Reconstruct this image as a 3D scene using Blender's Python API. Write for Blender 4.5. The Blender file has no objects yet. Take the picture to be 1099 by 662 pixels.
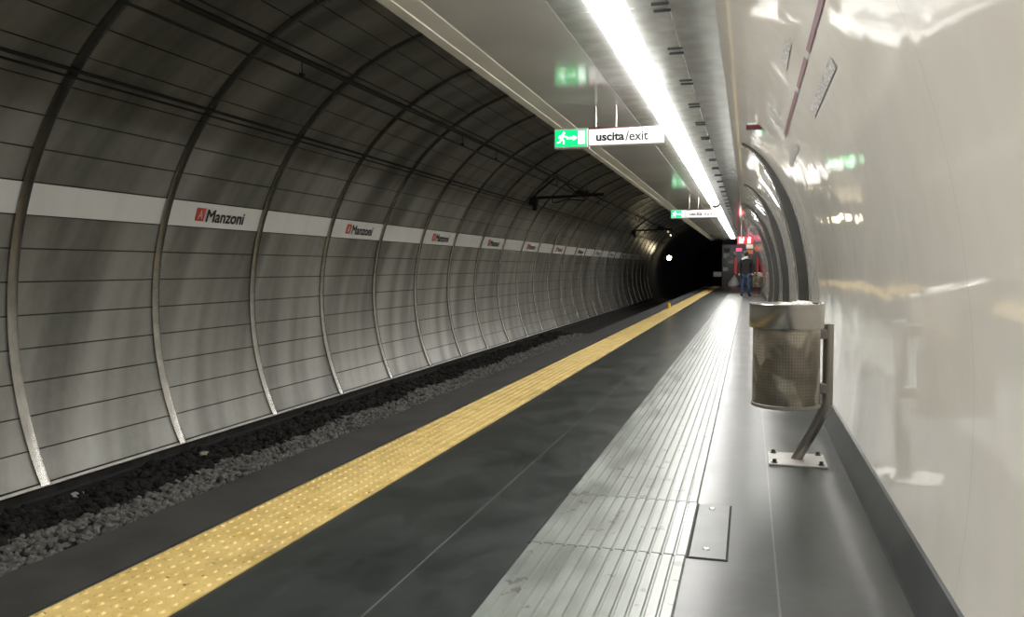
import bpy, bmesh, math, random
from mathutils import Vector, Matrix
random.seed(7)
PI = math.pi
scene = bpy.context.scene
COL = scene.collection

# ------------------------------------------------------------------ helpers
def link(o, parent=None):
    COL.objects.link(o)
    if parent is not None:
        o.parent = parent
    return o

def mesh_obj(name, verts, faces, mat, parent=None, smooth=False):
    me = bpy.data.meshes.new(name)
    me.from_pydata([tuple(v) for v in verts], [], faces)
    me.update()
    if mat: me.materials.append(mat)
    if smooth:
        me.polygons.foreach_set('use_smooth', [True] * len(me.polygons))
    return link(bpy.data.objects.new(name, me), parent)

def bm_obj(name, bm, mat, parent=None, smooth=False):
    bmesh.ops.recalc_face_normals(bm, faces=bm.faces)
    me = bpy.data.meshes.new(name)
    bm.to_mesh(me); bm.free()
    if mat: me.materials.append(mat)
    if smooth:
        me.polygons.foreach_set('use_smooth', [True] * len(me.polygons)); me.set_sharp_from_angle(angle=math.radians(38))
    return link(bpy.data.objects.new(name, me), parent)

def tag(o, label=None, cat=None, group=None, kind=None):
    if label: o['label'] = label
    if cat: o['category'] = cat
    if group: o['group'] = group
    if kind: o['kind'] = kind
    return o

def empty(name, loc, label, cat, group=None, rz=0.0):
    o = bpy.data.objects.new(name, None)
    o.empty_display_size = .1
    o.location = loc; o.rotation_euler = (0, 0, rz)
    link(o)
    return tag(o, label, cat, group)

def copy_tree(o, parent=None):
    c = o.copy(); COL.objects.link(c)
    if parent is not None: c.parent = parent
    for ch in list(o.children):
        copy_tree(ch, c)
    return c

def add_box(bm, x0, x1, y0, y1, z0, z1, bevel=0.0, mtx=None):
    vs = [bm.verts.new(p) for p in ((x0,y0,z0),(x1,y0,z0),(x1,y1,z0),(x0,y1,z0),(x0,y0,z1),(x1,y0,z1),(x1,y1,z1),(x0,y1,z1))]
    fs = [bm.faces.new([vs[i] for i in f]) for f in ((0,3,2,1),(4,5,6,7),(0,1,5,4),(1,2,6,5),(2,3,7,6),(3,0,4,7))]
    if bevel > 0:
        es = list({e for f in fs for e in f.edges})
        r = bmesh.ops.bevel(bm, geom=es, offset=bevel, segments=2, affect='EDGES', profile=.5)
        vs = list({v for v in bm.verts if v in vs or v in r['verts']})
    if mtx is not None:
        bmesh.ops.transform(bm, matrix=mtx, verts=[v for v in vs if v.is_valid])
    return bm

def box(name, x0, x1, y0, y1, z0, z1, mat, parent=None, bevel=0.0):
    bm = bmesh.new(); add_box(bm, x0, x1, y0, y1, z0, z1, bevel)
    return bm_obj(name, bm, mat, parent)

def add_tube(bm, pts, r, n=10, cap=True):
    """round tube through pts; r a number or a list"""
    pts = [Vector(p) for p in pts]
    rs = r if isinstance(r, (list, tuple)) else [r] * len(pts)
    rings = []
    up = None
    for i, p in enumerate(pts):
        d = (pts[min(i+1, len(pts)-1)] - pts[max(i-1, 0)]).normalized()
        if up is None:
            a = Vector((0,0,1)) if abs(d.z) < .9 else Vector((1,0,0))
            up = (a - d * a.dot(d)).normalized()
        else:
            up = (up - d * up.dot(d)).normalized()
        s = d.cross(up)
        rings.append([bm.verts.new(p + (up*math.cos(2*PI*k/n) + s*math.sin(2*PI*k/n)) * rs[i]) for k in range(n)])
    for a, b in zip(rings, rings[1:]):
        for k in range(n):
            bm.faces.new((a[k], a[(k+1)%n], b[(k+1)%n], b[k]))
    if cap:
        bm.faces.new(rings[0][::-1]); bm.faces.new(rings[-1])
    return bm

def tube(name, pts, r, mat, parent=None, n=10, smooth=True):
    bm = bmesh.new(); add_tube(bm, pts, r, n)
    return bm_obj(name, bm, mat, parent, smooth)

def add_lathe(bm, prof, n=40, cx=0, cy=0, close=False):
    rings = []
    for r, z in prof:
        rings.append([bm.verts.new((cx + r*math.cos(2*PI*k/n), cy + r*math.sin(2*PI*k/n), z)) for k in range(n)])
    pairs = list(zip(rings, rings[1:])) + ([(rings[-1], rings[0])] if close else [])
    for a, b in pairs:
        for k in range(n):
            bm.faces.new((a[k], a[(k+1)%n], b[(k+1)%n], b[k]))
    return rings

def sweep(name, prof, ys, mat, parent=None, closed=False, smooth=False, skew=0.0, caps=False):
    """extrude a list of (x,z) along Y"""
    verts, faces = [], []
    n = len(prof)
    for y in ys:
        verts += [(x + skew*y, y, z) for x, z in prof]
    for j in range(len(ys)-1):
        for i in range(n if closed else n-1):
            a = j*n+i; b = j*n+(i+1) % n
            faces.append((a, b, b+n, a+n))
    if caps and closed:
        faces.append(tuple(range(n))[::-1]); faces.append(tuple((len(ys)-1)*n+i for i in range(n)))
    return mesh_obj(name, verts, faces, mat, parent, smooth)

def text_mesh(name, s, mat, height, width=None, bold=0.0, depth=.001, parent=None, mtx=None, shear=0.0, spacing=1.0):
    cu = bpy.data.curves.new('lettering_curve', 'FONT')
    cu.body = s; cu.size = 1.0; cu.bevel_depth = max(bold, 0); cu.bevel_resolution = 0; cu.extrude = 0.0; cu.shear = shear; cu.space_character = spacing
    cu.resolution_u = 4
    tmp = bpy.data.objects.new('lettering_curve', cu); COL.objects.link(tmp)
    dg = bpy.context.evaluated_depsgraph_get(); dg.update()
    me = bpy.data.meshes.new_from_object(tmp.evaluated_get(dg))
    bpy.data.objects.remove(tmp); bpy.data.curves.remove(cu)
    me.name = name
    xs = [v.co.x for v in me.vertices]; ys = [v.co.y for v in me.vertices]
    x0, x1, y0, y1 = min(xs), max(xs), min(ys), max(ys)
    sy = height / (y1 - y0)
    sx = width / (x1 - x0) if width else sy
    for v in me.vertices:
        v.co = Vector(((v.co.x-x0)*sx, (v.co.y-y0)*sy, 0))
    me.materials.clear(); me.materials.append(mat)
    o = link(bpy.data.objects.new(name, me), parent)
    if mtx is not None: o.matrix_local = mtx
    return o

ORD = ['zeroth','first','second','third','fourth','fifth','sixth','seventh','eighth','ninth','tenth','eleventh','twelfth','thirteenth',
       'fourteenth','fifteenth','sixteenth','seventeenth','eighteenth','nineteenth','twentieth']
def ordn(n):
    if n <= 20: return ORD[n]
    if n == 30: return 'thirtieth'
    return ('twenty-' if n < 30 else 'thirty-') + ORD[n % 10]

# ------------------------------------------------------------------ materials
class NT:
    def __init__(s, name):
        s.m = bpy.data.materials.new(name); s.m.use_nodes = True
        s.t = s.m.node_tree; s.b = s.t.nodes['Principled BSDF']
    def n(s, typ, **kw):
        nd = s.t.nodes.new(typ)
        for k, v in kw.items():
            if k.startswith('i_'):
                nd.inputs[k[2:].replace('_', ' ')].default_value = v
            else: setattr(nd, k, v)
        return nd
    def l(s, a, b): s.t.links.new(a, b)
    def coord(s, scale=(1,1,1), kind='Object'):
        tc = s.n('ShaderNodeTexCoord'); mp = s.n('ShaderNodeMapping')
        mp.inputs['Scale'].default_value = scale
        s.l(tc.outputs[kind], mp.inputs['Vector']); return mp.outputs['Vector']
    def noise(s, vec, scale, detail=3, rough=.5, dist=0):
        nd = s.n('ShaderNodeTexNoise'); nd.inputs['Scale'].default_value = scale
        nd.inputs['Detail'].default_value = detail; nd.inputs['Roughness'].default_value = rough; nd.inputs['Distortion'].default_value = dist
        s.l(vec, nd.inputs['Vector']); return nd.outputs['Fac']
    def ramp(s, fac, stops):
        nd = s.n('ShaderNodeValToRGB'); cr = nd.color_ramp; cr.interpolation = 'EASE' if len(stops) == 2 else 'B_SPLINE'
        while len(cr.elements) < len(stops): cr.elements.new(.5)
        for e, (p, c) in zip(cr.elements, stops):
            e.position = p; e.color = c if len(c) == 4 else (*c, 1)
        s.l(fac, nd.inputs['Fac']); return nd.outputs['Color']
    def mix(s, fac, a, b, blend='MIX'):
        nd = s.n('ShaderNodeMix', data_type='RGBA', blend_type=blend)
        for inp, v in ((nd.inputs['Factor'], fac), (nd.inputs['A'], a), (nd.inputs['B'], b)):
            pass
        f, A, B = nd.inputs[0], nd.inputs[6], nd.inputs[7]
        for i, v in ((f, fac), (A, a), (B, b)):
            if hasattr(v, 'is_output'): s.l(v, i)
            elif i is f: i.default_value = v
            else: i.default_value = v if len(v) == 4 else (*v, 1)
        return nd.outputs[2]
    def math(s, op, a, b=None, c=None):
        nd = s.n('ShaderNodeMath', operation=op)
        for i, v in enumerate((a, b, c)):
            if v is None: continue
            if hasattr(v, 'is_output'): s.l(v, nd.inputs[i])
            else: nd.inputs[i].default_value = v
        return nd.outputs[0]
    def bump(s, h, strength=.3, dist=.01):
        nd = s.n('ShaderNodeBump'); nd.inputs['Strength'].default_value = strength; nd.inputs['Distance'].default_value = dist
        s.l(h, nd.inputs['Height']); s.l(nd.outputs['Normal'], s.b.inputs['Normal']); return nd
    def set(s, **kw):
        for k, v in kw.items():
            i = s.b.inputs[k.replace('_', ' ')]
            if hasattr(v, 'is_output'): s.l(v, i)
            else: i.default_value = (*v, 1) if isinstance(v, tuple) and len(v) == 3 and 'Color' in k else v
        return s.m

def plain(name, color, rough=.5, metal=0.0, spec=.5, emit=None, estr=0, var=.12, vscale=6):
    t = NT(name)
    v = t.coord()
    f = t.noise(v, vscale, 4)
    lo = tuple(c*(1-var) for c in color); hi = tuple(min(1, c*(1+var)) for c in color)
    c = t.ramp(f, [(.3, lo), (.7, hi)])
    t.set(Base_Color=c, Roughness=rough, Metallic=metal)
    t.b.inputs['Specular IOR Level'].default_value = spec
    if emit:
        t.b.inputs['Emission Color'].default_value = (*emit, 1); t.b.inputs['Emission Strength'].default_value = estr
    return t.m

# cladding of the tunnel: grey satin enamel with reflection streaks painted into its colour round the vault
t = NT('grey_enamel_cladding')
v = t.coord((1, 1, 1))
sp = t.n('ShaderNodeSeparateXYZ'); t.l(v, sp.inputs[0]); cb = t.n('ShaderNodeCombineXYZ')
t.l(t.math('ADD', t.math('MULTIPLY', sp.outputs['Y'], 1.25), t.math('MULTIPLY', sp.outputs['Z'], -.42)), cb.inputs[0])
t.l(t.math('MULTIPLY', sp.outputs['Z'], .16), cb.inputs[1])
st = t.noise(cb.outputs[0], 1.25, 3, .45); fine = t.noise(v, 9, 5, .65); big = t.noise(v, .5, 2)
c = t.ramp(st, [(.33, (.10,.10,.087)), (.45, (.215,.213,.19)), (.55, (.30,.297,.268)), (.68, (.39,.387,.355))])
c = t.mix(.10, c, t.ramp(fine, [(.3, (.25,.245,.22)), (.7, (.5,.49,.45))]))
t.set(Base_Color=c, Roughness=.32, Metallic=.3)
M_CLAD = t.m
M_SEAM = plain('dark_seam', (.045,.039,.031), .7)
t = NT('white_name_band')
v = t.coord((.4, 1.5, .4)); f = t.noise(v, 1.2, 4)
t.set(Base_Color=t.ramp(f, [(.25, (.80,.80,.77)), (.7, (.90,.90,.87))]), Roughness=.35); M_BAND = t.m
M_RIB = plain('steel_rib', (.36,.35,.33), .22, .95)
M_BLACK = plain('black_lettering', (.015,.013,.013), .5)
M_RED = plain('red_square', (.62,.06,.025), .4)
M_WHITE = plain('white_paint', (.85,.85,.82), .4)

# right wall: glossy cream enamel, slightly rippled
t = NT('cream_gloss_wall')
tc = t.n('ShaderNodeTexCoord'); sp = t.n('ShaderNodeSeparateXYZ'); t.l(tc.outputs['Object'], sp.inputs[0])
v = t.coord()
big = t.noise(v, .8, 3); med = t.noise(v, 5, 4)
base = t.ramp(big, [(.3, (.77,.725,.645)), (.7, (.83,.79,.715))])
base = t.mix(.15, base, t.ramp(med, [(.3, (.70,.67,.59)), (.7, (.84,.82,.75))]))
fr = t.math('FRACT', t.math('ADD', sp.outputs['Y'], .63))
seam = t.math('LESS_THAN', t.math('ABSOLUTE', t.math('SUBTRACT', fr, .5)), .0022)
base = t.mix(t.math('MULTIPLY', seam, .45), base, (.4,.39,.36))
t.set(Base_Color=base, Roughness=.045)
t.b.inputs['IOR'].default_value = 1.5
wob = t.math('ADD', t.math('MULTIPLY', t.noise(t.coord((1, .8, 1)), 1.6, 2, .5), 1.0), t.math('MULTIPLY', t.noise(t.coord((1,1,1)), 11, 3, .6), .05))
t.bump(wob, .35, .022)
M_CREAM = t.m

# dark platform floor
t = NT('dark_slate_floor')
v = t.coord()
a = t.noise(t.coord((1, .7, 1)), 2.6, 7, .68, .3); b2 = t.noise(v, 14, 6, .7)
c = t.ramp(a, [(.3, (.018,.022,.021)), (.7, (.046,.053,.051))])
c = t.mix(.2, c, t.ramp(b2, [(.35, (.018,.02,.02)), (.7, (.06,.065,.063))]))
sp = t.n('ShaderNodeSeparateXYZ'); t.l(v, sp.inputs[0])
jy = t.math('LESS_THAN', t.math('ABSOLUTE', t.math('SUBTRACT', t.math('FRACT', t.math('ADD', t.math('MULTIPLY', sp.outputs['Y'], 1/.92), .05)), .5)), .0035)
jx = t.math('LESS_THAN', t.math('ABSOLUTE', t.math('SUBTRACT', t.math('ABSOLUTE', t.math('ADD', sp.outputs['X'], .575)), .694)), .004)
c = t.mix(t.math('MULTIPLY', jx, .6), c, (.16,.165,.15))
c = t.mix(t.math('MULTIPLY', jy, .55), c, (.02,.02,.02))
t.set(Base_Color=c, Roughness=t.ramp(a, [(.25, (.275,)*3), (.8, (.345,)*3)]))
t.bump(b2, .03, .003)
t.b.inputs['Specular IOR Level'].default_value = .42
M_FLOOR = t.m

t = NT('edge_concrete')
v = t.coord(); a = t.noise(v, 3, 6, .65)
t.set(Base_Color=t.ramp(a, [(.3, (.028,.028,.027)), (.7, (.052,.051,.048))]), Roughness=.6); t.bump(a, .2, .004); M_EDGE = t.m

# yellow studded paving
t = NT('yellow_tactile')
v = t.coord(); a = t.noise(v, 5, 6, .7); b2 = t.noise(v, 22, 3, .6); sm = t.noise(t.coord((1, .5, 1)), 2.2, 4)
c = t.ramp(a, [(.3, (.60,.42,.13)), (.65, (.76,.57,.22))])
c = t.mix(t.ramp(b2, [(.64, (0,0,0)), (.72, (1,1,1))]), c, (.18,.12,.045))
c = t.mix(t.ramp(sm, [(.58, (0,0,0)), (.75, (.5,.5,.5))]), c, (.33,.235,.09))
t.set(Base_Color=c, Roughness=.42); M_YEL = t.m

# ribbed metal guide strip, worn
t = NT('ribbed_metal_strip')
v = t.coord(); a = t.noise(t.coord((1, .35, 1)), 5, 5, .6); b2 = t.noise(t.coord((1, 1.0, 1)), 9, 3, .6)
c = t.ramp(a, [(.3, (.20,.22,.203)), (.7, (.30,.325,.302))])
spot = t.ramp(b2, [(.625, (0,0,0)), (.665, (1,1,1))])
c = t.mix(t.math('MULTIPLY', spot, .7), c, (.10,.10,.09))
t.set(Base_Color=c, Metallic=.3, Roughness=t.ramp(a, [(.3, (.28,)*3), (.7, (.40,)*3)]))
t.bump(t.noise(t.coord((1, .5, 1)), 16, 4), .2, .004)
M_STRIP = t.m
M_GAP = plain('dark_gap', (.012,.012,.012), .8)
M_COVER = plain('dull_cover_plate', (.085,.092,.09), .36, .25)
M_CURB = plain('grey_skirting', (.055,.058,.057), .4, var=.25, vscale=3)
M_STEEL = plain('brushed_steel', (.40,.385,.355), .24, .95)
M_STEELD = plain('dull_steel_post', (.33,.31,.28), .38, .85)
M_PLATE = plain('pale_steel_plate', (.52,.51,.485), .42, .5)
M_BOLT = plain('dark_bolt', (.06,.055,.05), .4, .8)

# perforated bin drum: hole grid over a pale bag, cream reflection patches painted in
t = NT('perforated_steel')
tc = t.n('ShaderNodeTexCoord'); sp = t.n('ShaderNodeSeparateXYZ'); t.l(tc.outputs['Object'], sp.inputs[0])
ang = t.math('ARCTAN2', sp.outputs['Y'], sp.outputs['X'])
u = t.math('SUBTRACT', t.math('FRACT', t.math('MULTIPLY', ang, 72/(2*PI))), .5)
w = t.math('SUBTRACT', t.math('FRACT', t.math('MULTIPLY', sp.outputs['Z'], 1/.0185)), .5)
d = t.math('SQRT', t.math('ADD', t.math('MULTIPLY', u, u), t.math('MULTIPLY', w, w)))
hole = t.math('MULTIPLY', t.math('LESS_THAN', d, .27), .5)
vv = t.coord((1, 1, .6))
bag = t.ramp(t.noise(vv, 4.5, 2, .5, .8), [(.50, (.06,.05,.04)), (.57, (.62,.56,.46))])  # pale bag colour, its cream patches painted reflection too
metal = t.ramp(t.noise(t.coord(), 7, 4), [(.3, (.15,.13,.105)), (.7, (.26,.232,.19))])
cream_refl = t.ramp(t.noise(vv, 4.5, 2, .5, .8), [(.50, (0,0,0)), (.57, (.35,.35,.35))])
metal = t.mix(cream_refl, metal, (.66,.60,.50))
c = t.mix(hole, metal, bag)
t.set(Base_Color=c, Metallic=t.math('SUBTRACT', .75, t.math('MULTIPLY', hole, .7)), Roughness=.36)
M_PERF = t.m
M_BAG = plain('white_plastic_bag', (.80,.80,.78), .35, var=.08, vscale=25)

# ceiling
t = NT('grey_gloss_soffit')
v = t.coord(); a = t.noise(v, .9, 4)
t.set(Base_Color=t.ramp(a, [(.3, (.70,.695,.68)), (.7, (.80,.795,.775))]), Roughness=.12, Metallic=.05)
t.bump(t.noise(v, 2.2, 2), .15, .02); M_SOFFIT = t.m
M_LIP = plain('cream_lip', (.66,.64,.57), .3, var=.08, vscale=2)
M_TRAY = plain('grey_light_tray', (.45,.46,.45), .25, .2)
M_LINE = plain('dark_joint', (.03,.03,.03), .6)
M_LAMP = plain('white_lit_diffuser', (.9,.9,.9), .5, emit=(1.0,.985,.95), estr=20)
M_OFF = plain('unlit_diffuser', (.5,.5,.5), .4)
M_SIGNW = plain('lit_white_sign_face', (.30,.30,.29), .5, emit=(1,.98,.94), estr=.80)
M_SIGNFR = plain('pale_sign_frame', (.62,.62,.60), .35, .3)
M_GREEN = plain('lit_green_face', (.0,.36,.10), .4, emit=(.0,.62,.17), estr=1.1)
M_GWHITE = plain('lit_white_pictogram', (.9,.95,.9), .4, emit=(.85,1,.9), estr=1.6)
M_DRED = plain('dark_red_board', (.13,.018,.03), .5)
M_GREYTXT = plain('grey_lettering', (.07,.065,.065), .5)
M_REDSIGN = plain('red_sign_face', (.62,.03,.04), .4, emit=(.8,.03,.04), estr=.35)
M_PINK = plain('pink_lit_panel', (.8,.1,.25), .4, emit=(1,.08,.25), estr=.9)
M_ORANGE = plain('orange_lit_panel', (.7,.2,.1), .4, emit=(.9,.2,.08), estr=.25)
M_REDTRIM = plain('red_side_trim', (.5,.02,.03), .4, emit=(.7,.02,.03), estr=.15)
M_WIRE = plain('dark_wire', (.012,.012,.012), .7)
M_ARM = plain('dark_painted_iron', (.016,.015,.015), .7)
M_FIN = plain('dark_portal_face', (.055,.055,.052), .3, .2)
M_CHROME = plain('polished_edge', (.50,.49,.47), .22, 1.0)
M_BALLAST = plain('grey_ballast', (.21,.205,.19), .85, var=.35, vscale=9)
M_BED = plain('sooty_track_bed', (.022,.020,.018), .95, var=.5, vscale=8)
M_CONC = plain('dirty_concrete', (.12,.115,.105), .85, var=.3, vscale=4)
M_TUNNEL = plain('black_tunnel_lining', (.028,.03,.038), .9)
M_RUST = plain('rusty_rail', (.06,.04,.03), .6, .4)
M_RAIL = plain('worn_rail', (.25,.24,.22), .3, .8)
M_DARKCAB = plain('dark_cabinet', (.018,.017,.017), .35)
M_PAPER = plain('white_notice', (.72,.73,.72), .6)
M_GNOTE = plain('green_white_notice', (.35,.5,.3), .6)
M_COAT = plain('dark_coat', (.010,.008,.0075), .85)
M_JEANS = plain('blue_jeans', (.035,.065,.14), .85, var=.4, vscale=14)
M_SHOE = plain('black_shoe', (.008,.008,.008), .5)
M_SKIN = plain('skin', (.45,.27,.2), .6)
M_HAIR = plain('dark_hair', (.02,.015,.012), .8)
M_SCARF = plain('pale_scarf', (.72,.72,.70), .8)
M_YPOST = plain('yellow_post', (.7,.45,.05), .5)
M_GREYTXTBG = plain('grey_printed_text', (.34,.32,.30), .5, var=.6, vscale=55)

# ------------------------------------------------------------------ camera
cd = bpy.data.cameras.new('camera'); cam = bpy.data.objects.new('camera', cd); COL.objects.link(cam)
cd.sensor_width = 36; cd.sensor_fit = 'HORIZONTAL'; cd.lens = 36*900/1099; cd.clip_start = .02; cd.clip_end = 400
Rr = Vector((0.96234985, 0.27181384, 0)); U = Vector((-0.01312235, 0.04645934, 0.99883399)); Fw = Vector((-0.27149691, 0.96122774, -0.04827698))
cam.matrix_world = Matrix(((Rr.x, U.x, -Fw.x, 0), (Rr.y, U.y, -Fw.y, 0), (Rr.z, U.z, -Fw.z, 1.2), (0, 0, 0, 1)))
scene.camera = cam

# ------------------------------------------------------------------ the tube
CX, CZ, R = -3.0187, .7096, 3.694
def cp(deg, r=R):
    a = math.radians(deg); return (CX + r*math.cos(a), CZ + r*math.sin(a))
Y_BACK, Y_END = -5.0, 62.0
RIB0, RIBS = 6.33, 1.99
ROW0, ROWS = 159.43, 5.01
FOOT = 205.05

# left wall: rows of cladding with recessed seams, from the right shoulder over the crown to the foot
prof = []
rows = []
k = 0
ang = ROW0
while ang - ROWS > 28: ang -= ROWS
a0 = ang
seams = []
while a0 < FOOT + .5:
    seams.append(a0); a0 += ROWS
GA = .10   # half width of a seam in degrees
def seg_pts(a, b, n=4): return [cp(a + (b-a)*i/n) for i in range(n+1)]
for s, e in zip(seams, seams[1:]):
    e2 = min(e, FOOT)
    prof += [cp(s - GA*.6, R + .02), cp(s + GA*.6, R + .02)]
    prof += seg_pts(s + GA, e2 - GA)
ys = [Y_BACK + i*(Y_END - Y_BACK)/20 for i in range(21)]
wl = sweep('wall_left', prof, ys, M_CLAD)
wl.data.materials.append(M_SEAM)
n = len(prof)
# faces of the groove take the dark seam material
idx = 0
npf = n - 1
for p in wl.data.polygons:
    i = p.index % npf
    if i % 7 in (0, 1) or i % 7 == 6: p.material_index = 1
tag(wl, 'curved grey cladding of the vault across the track with dark horizontal seams', kind='structure')
# backing shell so no light leaks through
ts = sweep('wall_outer_right', [cp(a, R + .06) for a in range(-40, 40, 4)], [Y_BACK, 52.5], M_TUNNEL); tag(ts, 'rough lining behind the cream wall', kind='structure')
al = sweep('wall_alcove', [(cp(-9)[0], 0), (1.05, 0), (1.05, 2.78), (.1, 2.78)], [52.5, 57.1], plain('cream_alcove', (.6,.57,.5), .4)); tag(al, 'cream alcove walls around the vending machine', kind='structure')
ac = mesh_obj('wall_alcove_return', [(cp(-9)[0]-.0, 52.5, 0), (1.05, 52.5, 0), (1.05, 52.5, 2.78), (.0, 52.5, 2.78), (.45, 52.5, 2.1), (.66, 52.5, 1.2)], [(0, 1, 2, 3, 4, 5)], M_TUNNEL); tag(ac, 'return of the alcove behind the cream wall', kind='structure')
tb = sweep('wall_outer', [cp(a, R + .06) for a in range(36, 224, 4)], [Y_BACK, Y_END], M_TUNNEL); tag(tb, 'rough lining behind the cladding', kind='structure')

# bottom trim of the cladding
tr = sweep('trim_1', [cp(FOOT-.35, R-.012), cp(FOOT+.1, R-.012), cp(FOOT+.1, R+.05)], [Y_BACK, Y_END], plain('pale_trim', (.5,.49,.45), .4, .3))
tag(tr, 'pale metal bead along the foot of the cladding', kind='structure')
tr = sweep('trim_2', [cp(FOOT+.15, R+.05), cp(FOOT+1.4, R+.06), cp(FOOT+8, R+.06)], [Y_BACK, Y_END], M_BED)
tag(tr, 'dirty concrete upstand below the cladding', kind='structure')

# arched steel ribs
nrib = 27
for k in range(-1, nrib):
    y = RIB0 + RIBS*k
    bm = bmesh.new()
    hw = .058
    pr = [(-hw, 0), (-hw, .022), (-hw*.8, .03), (hw*.8, .03), (hw, .022), (hw, 0)]
    rings = []
    aa = 60
    while aa < FOOT + .01:
        rings.append([bm.verts.new((cp(aa, R - d)[0], y + o, cp(aa, R - d)[1])) for o, d in pr]); aa += 1.25
    rings.append([bm.verts.new((cp(FOOT, R - d)[0], y + o, cp(FOOT, R - d)[1])) for o, d in pr])
    for A, B in zip(rings, rings[1:]):
        for i in range(len(pr)-1):
            bm.faces.new((A[i], A[i+1], B[i+1], B[i]))
    bmesh.ops.recalc_face_normals(bm, faces=bm.faces)
    o = bm_obj('trim_%d' % (k + 4), bm, M_RIB, smooth=True)
    tag(o, 'arched steel rib between the cladding bays, %s' % ('just outside the left edge' if k < 0 else ordn(k+1) + ' from the left'), kind='structure')

# white band: one panel per bay, alternate ones carry the station name
BA0, BA1 = ROW0, ROW0 + ROWS
am = (BA0 + BA1)/2
bandR = R - .006
mid = cp(am, bandR)
th = math.radians(am)
upv = Vector((math.sin(th), 0, -math.cos(th)))       # up along the wall
if upv.z < 0: upv = -upv
nrm = Vector((-math.cos(th), 0, -math.sin(th)))     # towards the axis
yv = Vector((0, 1, 0))
half = R*math.radians(ROWS)/2 - .006
def frame(ox, oy, oz=0.0):
    """matrix of the panel's own surface: x along the track, y up the wall, z off it"""
    o = yv*ox + upv*oy + nrm*oz
    m = Matrix((yv, upv, nrm)).transposed().to_4x4(); m.translation = o
    return m
def band_mesh():
    vs, fs = [], []
    L = RIBS - .11
    for j in range(2):
        for i in range(7):
            a = BA0 + .12 + (ROWS - .24)*i/6
            x, z = cp(a, bandR); vs.append((x - mid[0], j*L, z - mid[1]))
    for i in range(6): fs.append((i, i+1, i+8, i+7))
    # rim back to the wall
    return vs, fs
bv, bf = band_mesh()
def band_panel(k, named, proto=None):
    y0 = RIB0 + RIBS*k + .055
    loc = (mid[0], y0, mid[1])
    if proto is None:
        if named:
            root = empty('station_name_panel', loc, '', '')
            mesh_obj('panel', bv, bf, M_BAND, root)
            sq = bm_obj('line_badge', add_box(bmesh.new(), 0, .165, 0, .165, 0, .002), M_RED, root)
            sq.matrix_local = frame(.49, -.075, .007)
            text_mesh('badge_letter', 'A', M_WHITE, .115, .085, .01, parent=sq, mtx=Matrix.Translation((.04, .025, .004)))
            text_mesh('lettering', 'Manzoni', M_BLACK, .165, .80, .022, parent=root, mtx=frame(.70, -.082, .008))
        else:
            root = mesh_obj('band_panel', bv, bf, M_BAND)
            root.location = loc
    else:
        root = copy_tree(proto); root.location = loc
    return root
pn = pp = None
cn = cpn = 0
for k in range(-1, nrib-1):
    named = (k % 2 == 1) and k > 0
    if named:
        o = band_panel(k, True, pn); pn = pn or o; cn += 1
        tag(o, 'white station name panel reading Manzoni, %s such panel from the left' % ordn(cn), 'sign', 'station name panels on the tunnel wall')
    else:
        o = band_panel(k, False, pp); pp = pp or o; cpn += 1
        tag(o, 'plain white band panel without lettering on tunnel wall, %s plain one from the left' % ordn(cpn), 'panel', 'plain white band panels on the tunnel wall')

# ------------------------------------------------------------------ right wall
def right_profile():
    a_top = math.degrees(math.asin((1.9 - CZ)/R))
    pts = [cp(-9.0 + (a_top + 9.0)*i/24) for i in range(25)]
    tab = ((1.9, a_top), (2.05, 24.5), (2.3, 32.5), (2.5, 41), (2.62, 54), (2.68, 70), (2.699, 84))
    x, z = pts[-1]
    n_ = 60
    for i in range(n_):
        z2 = 1.9 + (2.699-1.9)*(1-(1-(i+1)/n_)**1.8)
        zm = (z + z2)/2
        for (p, a), (q, b) in zip(tab, tab[1:]):
            if p <= zm <= q: an = a + (b-a)*(zm-p)/(q-p)
        x -= (z2 - z)*math.tan(math.radians(an)); z = z2
        pts.append((x, z))
    return pts
arc = right_profile()
def rp_at(z):
    for (x0, z0), (x1, z1) in zip(arc, arc[1:]):
        if z0 <= z <= z1: return x0 + (x1-x0)*(z-z0)/(z1-z0)
    return arc[-1][0]
def rp_off(i, d):
    """profile point i moved d off the wall"""
    a, b = arc[max(i-1, 0)], arc[min(i+1, len(arc)-1)]
    tx, tz = b[0]-a[0], b[1]-a[1]; L = math.hypot(tx, tz)
    return (arc[i][0] - tz/L*d, arc[i][1] + tx/L*d)
wr = sweep('wall_right', arc, [Y_BACK + i*(52.5-Y_BACK)/30 for i in range(31)], M_CREAM, smooth=True)
tag(wr, 'tall curved glossy cream wall on the platform side', kind='structure')
# skirting, a sloped strip from floor to the foot of the wall
x9, z9 = cp(-8.6)
bb = sweep('baseboard_right', [(.56, -.01), (.572, .012), (x9-.012, z9-.006), (x9-.004, z9), (x9+.05, z9)], [Y_BACK, 52.5], M_CURB)
tag(bb, 'dark grey sloped skirting at the foot of the cream wall', kind='structure')

# arched portal fins
finn = 0
FI = [0, 3, 6, 9, 12, 15, 18, 20, 22, 24] + list(range(27, 76, 3))
def prot(z): return .115 if z < 1.9 else max(.03, .115 - .12*(z-1.9))
foot_z = .002
inner = [(rp_off(0, .115)[0] - .02, foot_z)] + [rp_off(i, prot(arc[i][1])) for i in FI]
outer = [(arc[0][0] - .004, foot_z)] + [rp_off(i, .003) for i in FI]
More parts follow.
